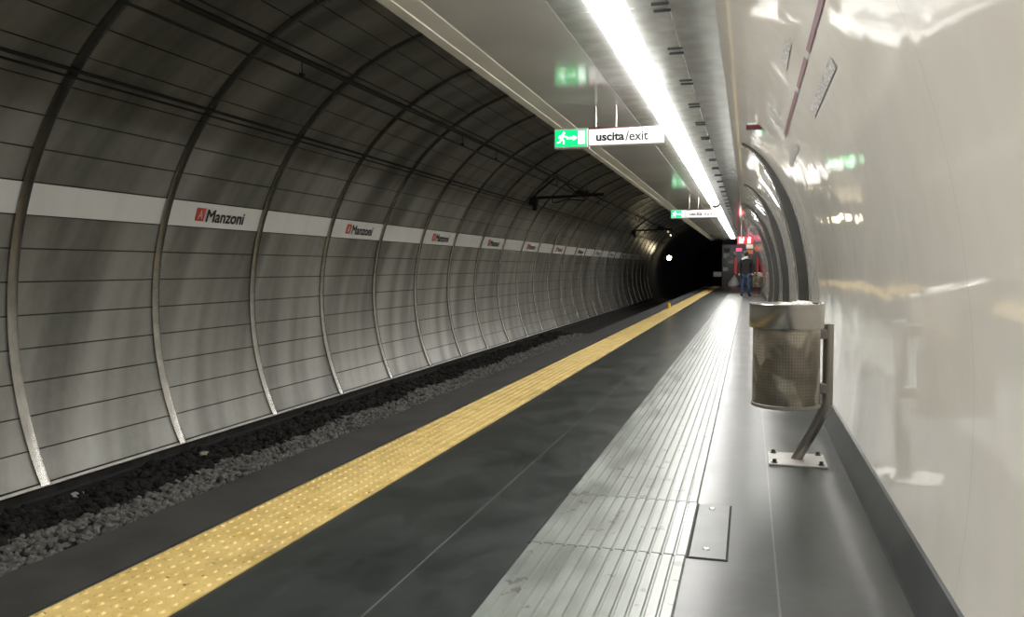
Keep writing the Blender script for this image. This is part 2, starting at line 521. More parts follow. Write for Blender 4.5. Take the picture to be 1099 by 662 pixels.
# keep the foot of the fin in front of the skirting
inner[0] = (.50, foot_z); outer[0] = (.555, foot_z)
for k in range(4):
    y = 10.3 + 5.0*k
    bm = bmesh.new(); rings = []
    for o_, n_ in zip(outer, inner):
        rings.append([bm.verts.new((o_[0], y, o_[1])), bm.verts.new((n_[0], y, n_[1])), bm.verts.new((n_[0], y+.16, n_[1])), bm.verts.new((o_[0], y+.16, o_[1]))])
    for P, Q in zip(rings, rings[1:]):
        for i in range(4): bm.faces.new((P[i], P[(i+1)%4], Q[(i+1)%4], Q[i]))
    bm.faces.new(rings[0]); bm.faces.new(rings[-1][::-1])
    root = bm_obj('portal_fin', bm, M_FIN)
    finn += 1
    tag(root, 'dark arched fin standing off the cream wall, %s beyond the litter bin' % ordn(finn), 'wall fin', 'arched fins along the cream wall')
    bm = bmesh.new(); add_tube(bm, [(n_[0]-.002, y+.004, n_[1]) for n_ in inner], .009, 8); bm_obj('edge_bead', bm, M_CHROME, root, True)
    bm = bmesh.new(); rings = [[bm.verts.new((n_[0]-.003, y+.015, n_[1]-.001)), bm.verts.new((n_[0]-.003, y+.155, n_[1]-.001))] for n_ in inner]
    for P, Q in zip(rings, rings[1:]): bm.faces.new((P[0], P[1], Q[1], Q[0]))
    bm_obj('edge_strip', bm, M_CHROME, root, True)

# line map printed along the upper wall: stripes and small blocks of text
def wall_patch(name, z0, z1, y0, y1, mat, label, cat, group=None, off=.004):
    vs, fs = [], []
    nn = 6
    for y in (y0, y1):
        for i in range(nn+1):
            z = z0 + (z1-z0)*i/nn; vs.append((rp_at(z) - off, y, z - off*.5))
    for i in range(nn): fs.append((i, i+1, i+nn+2, i+nn+1))
    o = mesh_obj(name, vs, fs, mat)
    return tag(o, label, cat, group)
wall_patch('wall_stripe', 2.297, 2.321, 4.75, 5.50, M_DRED, 'dark red stripe high on the cream wall, middle of three', 'stripe', 'dark red stripes high on the cream wall')
wall_patch('wall_stripe', 2.297, 2.321, 5.63, 7.45, M_DRED, 'dark red stripe high on the cream wall, the longest and farthest of three', 'stripe', 'dark red stripes high on the cream wall')
wall_patch('wall_stripe', 2.297, 2.321, 3.1, 4.60, M_DRED, 'dark red stripe high on the cream wall, nearest the top of the picture', 'stripe', 'dark red stripes high on the cream wall')
wall_patch('printed_text_block', 2.13, 2.185, 4.2, 5.55, M_GREYTXTBG, 'long block of small grey print on the cream wall below the red stripes', 'printed notice')
wall_patch('printed_text_block', 2.41, 2.45, 4.85, 5.45, M_GREYTXTBG, 'short block of grey print on the wall above the red stripes', 'printed notice')
wall_patch('printed_text_block', 2.145, 2.19, 7.1, 8.4, M_GREYTXTBG, 'far block of small grey print on the cream wall beside the first fin', 'printed notice')

# ------------------------------------------------------------------ floor, track
PE = -2.80
fl = sweep('floor', [(PE, -1.6), (PE, -.03), (PE+.02, 0), (.72, 0), (.72, -1.6)], [Y_BACK, 57.0], M_FLOOR)
fl.data.materials.append(M_EDGE)
for p in fl.data.polygons:
    if p.index % 4 in (0, 1): p.material_index = 1
tag(fl, 'dark grey tiled platform floor', kind='structure')
e = box('trim_40', PE+.02, -2.385, Y_BACK, 57, 0.0, .004, M_EDGE); tag(e, 'rough dark coping along the platform edge', kind='structure')
rw = box('wall_platform_end', PE, 1.2, 56.95, 57.05, -1.6, -.005, M_CONC); tag(rw, 'end of the platform slab', kind='structure')

bm = bmesh.new()
SK = .0022
add_box(bm, -2.375, -1.925, Y_BACK, 57, .0, .006)
for v_ in bm.verts: v_.co.x += SK*(max(v_.co.y, 0))
pitch = .0643
for j in range(int(13/pitch)):
    y = 1.2 + j*pitch
    for i in range(7):
        x = -2.375 + .032 + i*pitch + SK*y
        nseg = 8 if y < 6 else 6
        b_ = [bm.verts.new((x + .017*math.cos(2*PI*q/nseg), y + .017*math.sin(2*PI*q/nseg), .006)) for q in range(nseg)]
        t_ = [bm.verts.new((x + .010*math.cos(2*PI*q/nseg), y + .010*math.sin(2*PI*q/nseg), .0115)) for q in range(nseg)]
        for q in range(nseg): bm.faces.new((b_[q], b_[(q+1)%nseg], t_[(q+1)%nseg], t_[q]))
        bm.faces.new(t_)
yo = bm_obj('tactile_paving', bm, M_YEL)
tag(yo, 'yellow studded tactile strip running along the platform edge', 'tactile strip')

# ribbed metal strip with a gap for the cover
def ribbed(name, x0, x1, y0, y1, parent=None, zt=.009):
    prof = []
    nr = 13; p = (x1 - x0)/nr
    prof.append((x0, 0))
    for i in range(nr):
        a = x0 + i*p
        prof += [(a + p*.06, .003), (a + p*.16, zt), (a + p*.84, zt), (a + p*.94, .003)]
    prof.append((x1, 0))
    vs, fs = [], []
    m = len(prof)
    yy = [y0]
    while yy[-1] + .6 < y1: yy.append(yy[-1] + .6)
    yy.append(y1)
    for y in yy: vs += [(x, y, z) for x, z in prof]
    for j in range(len(yy)-1):
        for i in range(m-1): fs.append((j*m+i, j*m+i+1, (j+1)*m+i+1, (j+1)*m+i))
    fs.append(tuple(range(m))[::-1]); fs.append(tuple((len(yy)-1)*m+i for i in range(m)))
    return mesh_obj(name, vs, fs, M_STRIP, parent)
s1 = ribbed('guide_strip', -.905, -.235, Y_BACK, 3.488)
tag(s1, 'near length of the ribbed metal guide strip, before the access cover', 'guide strip', 'ribbed metal guide strips')
s2 = ribbed('guide_strip', -.905, -.235, 4.318, 40.0)
tag(s2, 'long ribbed metal guide strip running on beyond the access cover', 'guide strip', 'ribbed metal guide strips')
cv = empty('access_cover', (0, 0, 0), 'flush access cover crossing the ribbed strip, dull plate with two screws', 'access cover')
box('frame', -.915, -.068, 3.488, 4.318, -.01, .0015, M_GAP, cv)
box('plate', -.225, -.078, 3.498, 4.308, .0, .005, M_COVER, cv)
ribbed('ribbed_section', -.905, -.232, 3.498, 4.308, cv)
for sx, sy in ((-.16, 4.23), (-.16, 3.61)):
    bm = bmesh.new(); add_lathe(bm, [(.0001, .009), (.012, .009), (.016, .005)], 12, sx, sy); bm_obj('screw', bm, M_STEEL, cv)

th_ = box('floor_joint_strip', -1.0, .57, 21.85, 21.93, .0, .0095, M_PLATE); tag(th_, 'pale metal joint strip across the platform floor', kind='structure')
# track bed
bed = sweep('floor_track_bed', [(-6.45, -.97), (-6.2, -.985), (-5.95, -1.03), (-5.7, -1.06), (-5.3, -1.06), (-2.7, -1.06)], [Y_BACK, Y_END], M_BED)
tag(bed, 'sooty track bed below the platform edge', kind='structure')
# ballast: uncountable broken stones
vs, fs = [], []
def stone(x, y, z, r):
    b = len(vs)
    t_ = (1+5**.5)/2
    ico = [(-1,t_,0),(1,t_,0),(-1,-t_,0),(1,-t_,0),(0,-1,t_),(0,1,t_),(0,-1,-t_),(0,1,-t_),(t_,0,-1),(t_,0,1),(-t_,0,-1),(-t_,0,1)]
    rot = Matrix.Rotation(random.uniform(0, 6.28), 3, Vector((random.random()-.5, random.random()-.5, random.random()-.5+1e-3)).normalized())
    sc = Vector((random.uniform(.7, 1.3), random.uniform(.7, 1.3), random.uniform(.6, 1.0)))
    for p in ico:
        q = rot @ (Vector(p)*.526*random.uniform(.75, 1.2)*r); vs.append((x + q.x*sc.x, y + q.y*sc.y, z + q.z*sc.z))
    for f in ((0,11,5),(0,5,1),(0,1,7),(0,7,10),(0,10,11),(1,5,9),(5,11,4),(11,10,2),(10,7,6),(7,1,8),(3,9,4),(3,4,2),(3,2,6),(3,6,8),(3,8,9),(4,9,5),(2,4,11),(6,2,10),(8,6,7),(9,8,1)):
        fs.append(tuple(b+i for i in f))
def bedz(x): return -1.06 + .08*max(0, min(1, (-5.7 - x)/.6))
def lay(nst, xa, xb, r0, r1):
    for i in range(nst):
        y = 1.8 + 26*(random.random()**1.9)
        x = random.uniform(xa, xb) + .05*math.sin(y*2.1)
        stone(x, y, bedz(x) - .008 + random.uniform(0, .04), random.uniform(r0, r1)*(1 + .03*y))
lay(7500, -5.76, -5.0, .020, .036)
bl = mesh_obj('ballast', vs, fs, M_BALLAST)
tag(bl, 'grey broken ballast stones beside the track', 'ballast', kind='stuff')
vs, fs = [], []
lay(4200, -6.28, -5.72, .018, .05)
b3 = mesh_obj('sooty_rubble', vs, fs, M_BED)
tag(b3, 'black sooty rubble along the foot of the cladding', 'rubble', kind='stuff')
rl = []
for x in (-4.80, -3.36):
    o = sweep('rail', [(x-.07, -1.06), (x-.07, -1.05), (x-.012, -1.04), (x-.012, -1.0), (x-.035, -.99), (x-.035, -.96), (x+.035, -.96), (x+.035, -.99), (x+.012, -1.0), (x+.012, -1.04), (x+.07, -1.05), (x+.07, -1.06)], [Y_BACK, Y_END], M_RAIL, closed=True)
    tag(o, 'steel running rail on the %s side of the track bed' % ('far' if x < -4 else 'near'), 'rail', 'running rails')
# litter on the bed
for i, (x, y, m, lab) in enumerate(((-6.16, 6.5, M_PAPER, 'crumpled white paper lying on the dark track bed, left one'), (-6.10, 8.35, plain('pale_litter', (.55,.5,.4), .7), 'crumpled pale litter on the dark track bed, right one'))):
    bm = bmesh.new(); bmesh.ops.create_icosphere(bm, subdivisions=2, radius=.06)
    for v_ in bm.verts:
        v_.co *= random.uniform(.6, 1.2); v_.co.z *= .6
    o = bm_obj('litter', bm, m); o.location = (x, y, -.965); tag(o, lab, 'litter')

# ------------------------------------------------------------------ ceiling
CY0, CY1 = Y_BACK, 46.5
ZC = 2.70
sf = sweep('ceiling', [(-1.79, ZC), (-1.125, ZC), (-1.125, ZC+.25), (-2.0, ZC+.25)], [CY0, CY1], M_SOFFIT)
tag(sf, 'grey glossy soffit hung over the platform', kind='structure')
lp = sweep('trim_50', [(-2.0, ZC+.25), (-2.005, ZC+.03), (-2.012, ZC-.02), (-1.995, ZC-.028), (-1.93, ZC-.022), (-1.925, ZC-.016), (-1.80, ZC-.004), (-1.79, ZC+.005)], [CY0, CY1], M_LIP)
tag(lp, 'cream lip along the track side of the soffit', kind='structure')
xr, zr = cp(33.2)
cr = sweep('ceiling_right', [(-.465, ZC+.02), (-.465, ZC), (arc[-1][0], ZC-.001), (arc[-1][0], ZC+.1)], [CY0, CY1], plain('pale_gloss_ceiling', (.46,.46,.445), .1, .1))
tag(cr, 'pale curved ceiling margin above the cream wall', kind='structure')
ct = sweep('ceiling_top', [(-1.125, ZC+.22), (-.465, ZC+.22)], [CY0, CY1], M_LINE); tag(ct, 'dark void above the light trays', kind='structure')
ce = box('ceiling_end', -2.0, .5, CY1, CY1+.05, ZC-.01, ZC+.6, M_TUNNEL); tag(ce, 'dark end of the hung soffit', kind='structure')

# light modules
MY0, MS = 4.94, 1.01
def light_module(length, lit=True):
    L = length - .012
    root = empty('ceiling_light', (0, 0, 0), '', '')
    bm = bmesh.new(); add_box(bm, -1.118, -.915, 0, L, ZC-.001, ZC+.02, .003); bm_obj('side_tray', bm, M_TRAY, root)
    bm = bmesh.new(); add_box(bm, -.695, -.472, 0, L, ZC-.001, ZC+.02, .003); bm_obj('side_tray', bm, M_TRAY, root)
    pr = [(-.91 + .105*(1-math.cos(PI*i/10)), ZC + .012 - .062*math.sin(PI*i/10)) for i in range(11)]
    vs_, fs_ = [], []
    m = len(pr)
    for y in (0, L+.006): vs_ += [(x, y, z) for x, z in pr]
    for i in range(m-1): fs_.append((i, i+m, i+m+1, i+1))
    fs_.append(tuple(range(m))); fs_.append(tuple(range(2*m-1, m-1, -1)))
    mesh_obj('diffuser', vs_, fs_, M_LAMP if lit else M_OFF, root)
    for yy in (.06, L-.06):
        bm = bmesh.new(); add_box(bm, -.555, -.455, yy-.011, yy+.011, ZC-.014, ZC-.001, .002); bm_obj('latch', bm, M_LINE, root)
    return root
proto = light_module(MS)
off = None
first = True
ns = nf = 0
for k in range(-1, 38):
    y = MY0 + MS*(k)
    if k == 15:
        o = light_module(MS, False); o.name = 'unlit_ceiling_light'
        tag(o, 'dark ceiling light module, the only unlit gap in the strip', 'ceiling light', 'ceiling light modules')
    else:
        o = proto if first else copy_tree(proto); first = False
        if k < 15:
            ns += 1; lab = 'lit module of the near ceiling light strip, %s from the top of the picture' % ordn(ns)
        else:
            nf += 1; lab = 'lit module of the far ceiling light strip, %s beyond the dark gap' % ordn(nf)
        tag(o, lab, 'ceiling light', 'ceiling light modules')
    o.location = (0, y, 0)
bk = light_module(MY0 - MS - CY0)
bk.location = (0, CY0, 0)
tag(bk, 'long lit ceiling light overhead before the first visible module', 'ceiling light')
tail = box('ceiling_tail', -1.12, -.47, MY0+MS*38, CY1, ZC, ZC+.02, M_TRAY); tag(tail, 'plain ceiling infill after the last light', kind='structure')

# ------------------------------------------------------------------ hanging exit signs
def exit_sign():
    root = empty('exit_sign', (0, 0, 0), '', '')
    # local: x across, z up, face looks to -Y; origin at the middle of the case
    bm = bmesh.new(); add_box(bm, -.19, .51, -.045, .045, -.078, .078, .006); case = bm_obj('case', bm, M_SIGNFR, root)
    box('lit_face', -.182, .503, -.0475, -.0445, -.070, .070, M_SIGNW, case)
    text_mesh('lettering', 'uscita', M_BLACK, .076, .262, .035, parent=root, mtx=Matrix.Translation((-.115, -.050, -.038)) @ Matrix.Rotation(PI/2, 4, 'X'))
    text_mesh('lettering', '/exit', M_GREYTXT, .090, .21, .02, parent=root, mtx=Matrix.Translation((.155, -.050, -.044)) @ Matrix.Rotation(PI/2, 4, 'X'))
    bm = bmesh.new()
    for sgn in (1, -1):
        add_tube(bm, [(.41, -.0495, 0), (.385, -.0495, sgn*.028)], .003, 6)
    bm_obj('arrow_mark', bm, M_GREYTXT, root)
    bm = bmesh.new(); add_box(bm, -.51, -.192, -.062, .06, -.092, .088, .006); gb = bm_obj('green_box', bm, M_SIGNFR, root)
    gf = box('green_face', -.498, -.204, -.0655, -.0615, -.078, .074, M_GREEN, gb)
    # running figure, arrow and doorway
    bm = bmesh.new()
    yy = -.0675
    def poly(pts): bm.faces.new([bm.verts.new((x, yy, z)) for x, z in pts])
    def limb(x0, z0, x1, z1, w):
        dx, dz = x1-x0, z1-z0; L = math.hypot(dx, dz); ax, az = -dz/L*w, dx/L*w
        poly([(x0+ax, z0+az), (x0-ax, z0-az), (x1-ax, z1-az), (x1+ax, z1+az)])
    ox, oz = -.435, .0
    poly([(ox+.018+.012*math.cos(q*PI/5), oz+.047+.012*math.sin(q*PI/5)) for q in range(10)])
    limb(ox+.012, oz+.033, ox-.006, oz-.008, .012)
    limb(ox+.012, oz+.028, ox+.034, oz+.008, .005); limb(ox+.034, oz+.008, ox+.046, oz+.018, .005)
    limb(ox+.006, oz+.028, ox-.024, oz+.018, .005); limb(ox-.024, oz+.018, ox-.03, oz-.002, .005)
    limb(ox-.004, oz-.008, ox+.022, oz-.026, .007); limb(ox+.022, oz-.026, ox+.016, oz-.055, .006)
    limb(ox-.006, oz-.008, ox-.02, oz-.038, .007); limb(ox-.02, oz-.038, ox-.046, oz-.042, .006)
    poly([(-.39, -.010), (-.325, -.010), (-.325, .008), (-.39, .008)])
    poly([(-.328, -.026), (-.288, -.001), (-.328, .024)])
    poly([(-.280, -.058), (-.216, -.058), (-.216, .062), (-.280, .062)])
    bm_obj('pictogram', bm, M_GWHITE, gf)
    # dark red board behind the case, seen as a sliver above it
    bm = bmesh.new()
    a = [(-.19, .06), (.44, .06), (.44, .082), (-.19, .098)]
    f_ = [bm.verts.new((x, -.02, z)) for x, z in a]; b_ = [bm.verts.new((x, .03, z)) for x, z in a]
    bm.faces.new(f_[::-1]); bm.faces.new(b_)
    for i in range(4): bm.faces.new((f_[i], f_[(i+1)%4], b_[(i+1)%4], b_[i]))
    bm_obj('red_board', bm, M_DRED, root)
    for x in (-.13, .06):
        tube('rod', [(x, 0, .05), (x, 0, .29)], .011, M_STEELD, root)
    return root
SIGN_Z = 2.41
es = exit_sign(); es.location = (-1.265, 7.80, SIGN_Z)
tag(es, 'hanging lit sign reading uscita/exit with green running figure, the nearer one', 'exit sign', 'hanging exit signs')
e2 = copy_tree(es); e2.location = (-1.12, 18.35, SIGN_Z-.06)
tag(e2, 'hanging lit sign reading uscita/exit, the smaller one farther down the platform', 'exit sign', 'hanging exit signs')
for ch in e2.children:
    if ch.name.startswith('rod'): ch.scale = (1, 1, 1); ch.location.z = .058

# far red sign hung under the ceiling end
rs = empty('fire_equipment_sign', (-.13, 31.0, 2.19), 'red hanging sign with two white pictograms above the person', 'sign')
box('board', -.29, .26, -.02, .02, -.15, .13, M_REDSIGN, rs, .004)
bm = bmesh.new()
def q4(x0, x1, z0, z1): bm.faces.new([bm.verts.new(p) for p in ((x0,-.023,z0),(x1,-.023,z0),(x1,-.023,z1),(x0,-.023,z1))])
q4(-.23, -.08, -.10, .02); q4(-.23, -.15, .04, .09); q4(-.10, -.05, .0, .09)
bm_obj('hose_pictogram', bm, M_GWHITE, rs)
bm = bmesh.new(); q4(.06, .17, -.11, .05); q4(.09, .14, .05, .10); q4(.14, .19, .06, .085); bm_obj('extinguisher_pictogram', bm, M_GWHITE, rs)
tube('rod', [(-.15, 0, .1), (-.15, 0, .51)], .012, M_STEELD, rs); tube('rod', [(.12, 0, .1), (.12, 0, .51)], .012, M_STEELD, rs)
cpn_ = box('cream_plate', .02, .26, -.03, .03, -.30, -.16, M_LIP, rs, .003)

# small red and white box added for the sign's reflection, above the first fin
sb = empty('reflection_box', (.055, 8.45, 2.585), 'small red and white box standing in for a sign reflection above the first fin', 'box')
mt = Matrix.Rotation(math.radians(-40), 4, 'Y')
bm = bmesh.new(); add_box(bm, -.10, .08, -.05, .05, -.055, -.02, .003); bm_obj('red_part', bm, M_DRED, sb)
bm = bmesh.new(); add_box(bm, -.09, .08, -.05, .05, -.02, .0, .003); bm_obj('white_part', bm, M_WHITE, sb)
bm = bmesh.new(); add_box(bm, .08, .10, -.05, .05, -.055, .0, .003); bm_obj('dark_edge', bm, M_BOLT, sb)

# ------------------------------------------------------------------ overhead line
def wire(name, x, z, r, label, cat):
    o = tube(name, [(x, Y_BACK, z), (x, 30, z), (x, Y_END, z)], r, M_WIRE, n=8); return tag(o, label, cat)
mw = wire('overhead_wire', -4.30, 3.27, .030, 'thick dark overhead conductor under the vault, the upper heavy one', 'overhead wire')
cw = wire('overhead_wire', -4.30, 3.09, .014, 'thin dark contact wire below the thick conductor', 'overhead wire')
wire('overhead_wire', -4.24, 3.33, .010, 'thinnest dark wire just above the thick conductor', 'overhead wire')
for y in (7.55, 12.4, 14.2, 19, 24.5, 29, 33):
    tube('dropper', [(-4.30, y, 3.24), (-4.30, y, 3.09)], .006, M_WIRE, mw, 6)
    bm = bmesh.new(); add_box(bm, -4.32, -4.28, y-.03, y+.03, 3.085, 3.13, .004); bm_obj('clamp', bm, M_ARM, mw)
for a, r, lab in ((141.5, .018, 'upper of two dark cables clipped along the vault'), (142.6, .012, 'lower of two dark cables clipped along the vault')):
    x, z = cp(a, R - .05)
    o = tube('wall_cable', [(x, Y_BACK, z), (x, 30, z), (x, Y_END, z)], r, M_WIRE, n=8); tag(o, lab, 'cable', 'cables along the vault')
    for k in range(-1, nrib):
        pass
def bracket(y, label):
    root = empty('catenary_bracket', (-5.85, y, 3.05), label, 'bracket', 'overhead line brackets')
    bm = bmesh.new(); add_box(bm, -.02, .2, -.12, .12, -.12, .13, .02); bm_obj('insulator_block', bm, M_ARM, root)
    bm = bmesh.new(); add_lathe(bm, [(.03, -.26), (.07, -.25), (.07, -.2), (.04, -.19), (.07, -.17), (.07, -.12), (.04, -.1)], 14, .12, 0); bm_obj('insulator', bm, M_ARM, root)
    tube('arm', [(.0, 0, .08), (.9, 0, .10), (2.05, 0, .14)], .042, M_ARM, root)
    tube('diagonal_strut', [(.05, 0, .10), (.75, 0, .66)], .03, M_ARM, root)
    tube('tie_rod', [(.75, 0, .66), (1.35, 0, .14)], .018, M_ARM, root)
    bm = bmesh.new(); add_box(bm, 1.3, 1.62, -.07, .07, .08, .26, .02); bm_obj('wire_clamp', bm, M_ARM, root)
    tube('steady_arm', [(.62, 0, .1), (.62, 0, -.05), (.75, 0, -.06), (1.0, 0, .03), (1.3, 0, .0), (1.52, 0, -.02), (1.55, 0, .03)], .017, M_ARM, root)
    return root
b1 = bracket(22.6, 'dark cantilever bracket carrying the overhead line, the nearer and larger one')
b2_ = copy_tree(b1); b2_.location = (-5.85, 43.6, 3.05); tag(b2_, 'dark cantilever bracket carrying the overhead line, the small one far down the tunnel', 'bracket', 'overhead line brackets')

# ------------------------------------------------------------------ dark running tunnel beyond the station
tn = sweep('wall_tunnel', [cp(a, R-.02) for a in range(-60, 241, 6)], [Y_END-4.0, 110], M_TUNNEL, smooth=True); tag(tn, 'black lining of the running tunnel beyond the station', kind='structure')
te = mesh_obj('wall_tunnel_end', [(-8, 110, -4), (2, 110, -4), (2, 110, 6), (-8, 110, 6)], [(0, 1, 2, 3)], M_TUNNEL); tag(te, 'darkness at the end of the tunnel', kind='structure')
def tunnel_lamp(x, y, z, r, e, label):
    root = empty('tunnel_lamp', (x, y, z), label, 'lamp', 'lamps in the dark tunnel')
    m = plain('warm_lit_lamp', (1, .85, .6), .4, emit=(1, .83, .52), estr=e)
    bm = bmesh.new(); bmesh.ops.create_uvsphere(bm, u_segments=16, v_segments=10, radius=r); bm_obj('globe', bm, m, root, True)
    bm = bmesh.new(); add_box(bm, -r*2.6, -r*.7, -r*.5, r*.5, -r*.6, r*.6, .01); bm_obj('bracket', bm, M_ARM, root)
    return root
tunnel_lamp(-5.62, 62.0, 1.93, .17, 22, 'warm bright lamp on the wall just inside the dark tunnel')
tunnel_lamp(-5.2, 58.5, 3.45, .05, 6, 'small pale lamp high in the dark tunnel mouth')

# ------------------------------------------------------------------ platform end
EW = 57.0
we = box('wall_end', -1.72, 1.05, EW, EW+.1, 0, 2.72, M_DARKCAB); tag(we, 'dark wall closing the end of the platform', kind='structure')
wh = box('wall_end_header', -1.72, 1.05, EW-.02, EW+.12, 2.72, 3.6, M_TUNNEL); tag(wh, 'dark header above the end wall', kind='structure')
nc = empty('notice_board', (-1.33, EW-.04, 0), 'dark notice board with pale papers at the platform end, left of the machine', 'notice board')
box('board', -.36, .36, -.02, .02, .35, 2.65, M_DARKCAB, nc, .005)
for x0, x1, z0, z1, m in ((-.30, .05, 1.85, 2.15, M_PAPER), (-.32, -.0, 1.0, 1.25, M_PAPER), (.0, .34, 1.5, 1.72, M_PAPER), (-.05, .2, 1.68, 1.95, M_GNOTE), (-.28, .1, 2.22, 2.5, plain('dim_notice', (.12,.09,.09), .6))):
    box('notice', x0, x1, -.03, -.02, z0, z1, m, nc)
vm = empty('vending_machine', (-.17, EW-.45, 0), 'dark vending machine with red sides and small lit panels at the platform end', 'vending machine')
box('body', -.74, .74, -.38, .38, .06, 2.45, M_DARKCAB, vm, .02)
box('side_trim', -.76, -.60, -.41, -.37, .8, 1.85, M_REDTRIM, vm); box('side_trim', .64, .76, -.41, -.37, .3, 2.4, M_REDTRIM, vm)
box('lit_panel', -.66, -.30, -.40, -.37, 2.28, 2.48, M_PINK, vm)
box('lit_panel', -.82, -.64, -.43, -.37, 2.05, 2.28, M_PAPER, vm); box('lit_panel', -.32, -.02, -.40, -.37, 1.75, 2.12, M_PAPER, vm)
box('lit_panel', .02, .40, -.40, -.37, 2.1, 2.38, M_ORANGE, vm)
for x in (-.68, .68): box('foot', x-.04, x+.04, -.3, .3, 0, .06, M_BOLT, vm)
# white sack
bm = bmesh.new()
rings = []
for z, r in ((0.01, .30), (.08, .36), (.2, .35), (.35, .30), (.5, .22), (.62, .12), (.68, .05), (.74, .06)):
    rings.append([bm.verts.new((.9*r*math.cos(2*PI*q/16)*(1+.1*math.sin(q*2.3+z*9)) + .12*z, .7*r*math.sin(2*PI*q/16), z)) for q in range(16)])
for A, B in zip(rings, rings[1:]):
    for q in range(16): bm.faces.new((A[q], A[(q+1)%16], B[(q+1)%16], B[q]))
bm.faces.new(rings[0][::-1]); bm.faces.new(rings[-1])
sk = bm_obj('sack', bm, M_BAG, smooth=True); sk.location = (-.98, 55.7, 0); tag(sk, 'bulging white sack on the floor at the far platform end', 'sack')
sg = empty('track_sign', (-1.98, 57.6, .62), 'small white board beside the tunnel mouth at the platform end', 'sign')
box('board', -.30, .30, -.015, .015, .0, .32, M_PAPER, sg, .004)
tube('post', [(.26, .03, -1.2), (.26, .03, .3)], .03, M_ARM, sg)
yp = empty('marker_post', (-2.27, 25.1, .006), 'short yellow marker post on the yellow strip', 'marker post')
tube('post', [(0, 0, 0), (0, 0, .15)], .045, M_YPOST, yp, 12); bm = bmesh.new(); add_lathe(bm, [(.0001, .17), (.03, .165), (.05, .15)], 12); bm_obj('cap', bm, M_YPOST, yp, True)

# ------------------------------------------------------------------ litter bins
def litter_bin():
    root = empty('litter_bin', (0, 0, 0), '', '')
    # local origin: foot of the post. drum centre at (-.06, -.12)
    dx, dy = -.075, -.20
    def lathe_part(name, prof, mat, parent, close=False, n=56):
        bm = bmesh.new(); add_lathe(bm, prof, n, 0, 0, close); o = bm_obj(name, bm, mat, parent, True); o.location = (dx, dy, 0); return o
    drum = lathe_part('drum', [(.001, .385), (.150, .372), (.188, .376), (.193, .39), (.193, .86), (.188, .86), (.188, .40), (.001, .40)], M_PERF, root)
    bd = lathe_part('bottom_band', [(.194, .372), (.199, .376), (.199, .392), (.194, .395)], M_STEELD, drum, True); bd.location = (0, 0, 0)
    rim = lathe_part('rim', [(.212, .845), (.215, .85), (.215, .985), (.210, .99), (.200, .99), (.197, .985), (.197, .85), (.199, .845)], M_STEEL, root, True)
    bm = bmesh.new()
    n = 40; rings = []
    for ri, z in ((.196, .985), (.188, .99), (.16, .975), (.12, .93), (.05, .90), (.005, .90)):
        rings.append([bm.verts.new((ri*math.cos(2*PI*q/n), ri*math.sin(2*PI*q/n), z + (.012*math.sin(q*1.7)*math.sin(q*.9+1) if ri > .1 else 0))) for q in range(n)])
    for A, B in zip(rings, rings[1:]):
        for q in range(n): bm.faces.new((A[q], A[(q+1)%n], B[(q+1)%n], B[q]))
    bg = bm_obj('bin_bag', bm, M_BAG, root, True); bg.location = (dx, dy, -.012)
    bm = bmesh.new(); bmesh.ops.create_icosphere(bm, subdivisions=3, radius=.05)
    for v_ in bm.verts:
        s_ = 1 + .25*math.sin(v_.co.x*140)*math.cos(v_.co.y*120+v_.co.z*90)
        v_.co = Vector((v_.co.x*1.3*s_, v_.co.y*s_, v_.co.z*.45*s_))
    kn = bm_obj('bag_knot', bm, M_BAG, bg, True); kn.location = (.08, -.05, .995)
    # post, bent
    px, py = .175, -.055
    tube('post', [(0, 0, .0), (.10, -.03, .20), (px-.012, py+.004, .345), (px, py, .375), (px, py, .42), (px, py, .86)], .032, M_STEELD, root, 18)
    for z in (.80, .47):
        bm = bmesh.new(); add_box(bm, .10, .165, -.10, -.055, z-.03, z+.03, .004); bm_obj('clamp', bm, M_STEELD, root)
    bm = bmesh.new(); add_box(bm, -.165, .175, -.185, .165, 0.0, .012, .003); pl = bm_obj('base_plate', bm, M_PLATE, root)
    for sx in (-.13, .14):
        for sy in (-.15, .13):
            bm = bmesh.new(); add_lathe(bm, [(.020, .012), (.020, .016), (.012, .017), (.012, .034), (.0005, .036)], 6, sx, sy); bm_obj('bolt', bm, M_BOLT, pl)
    return root
lb = litter_bin(); lb.location = (.295, 5.475, 0)
tag(lb, 'round perforated steel litter bin on a bent post, the near one by the cream wall', 'litter bin', 'litter bins')
l2 = copy_tree(lb); l2.location = (.42, 38.6, 0); tag(l2, 'small far litter bin beside the walking person', 'litter bin', 'litter bins')

# ------------------------------------------------------------------ person seen from behind
def skin_fig(name, pts, edges, radii, mat, parent, root=0, sub=2):
    me = bpy.data.meshes.new(name); me.from_pydata(pts, edges, []); me.update()
    me.materials.append(mat)
    o = link(bpy.data.objects.new(name, me), parent)
    md = o.modifiers.new('skin', 'SKIN'); md.use_smooth_shade = True
    sv = me.skin_vertices[0].data if me.skin_vertices else None
    if sv is None:
        bm = bmesh.new(); bm.from_mesh(me); bm.verts.layers.skin.verify(); bm.to_mesh(me); bm.free(); sv = me.skin_vertices[0].data
    for i, r in enumerate(radii):
        sv[i].radius = r if isinstance(r, tuple) else (r, r); sv[i].use_root = (i == root)
    s_ = o.modifiers.new('subdivision', 'SUBSURF'); s_.levels = sub; s_.render_levels = sub
    return o
pr = empty('person', (-.13, 36.7, .009), 'person walking away in dark coat, blue jeans and black shoes', 'person')
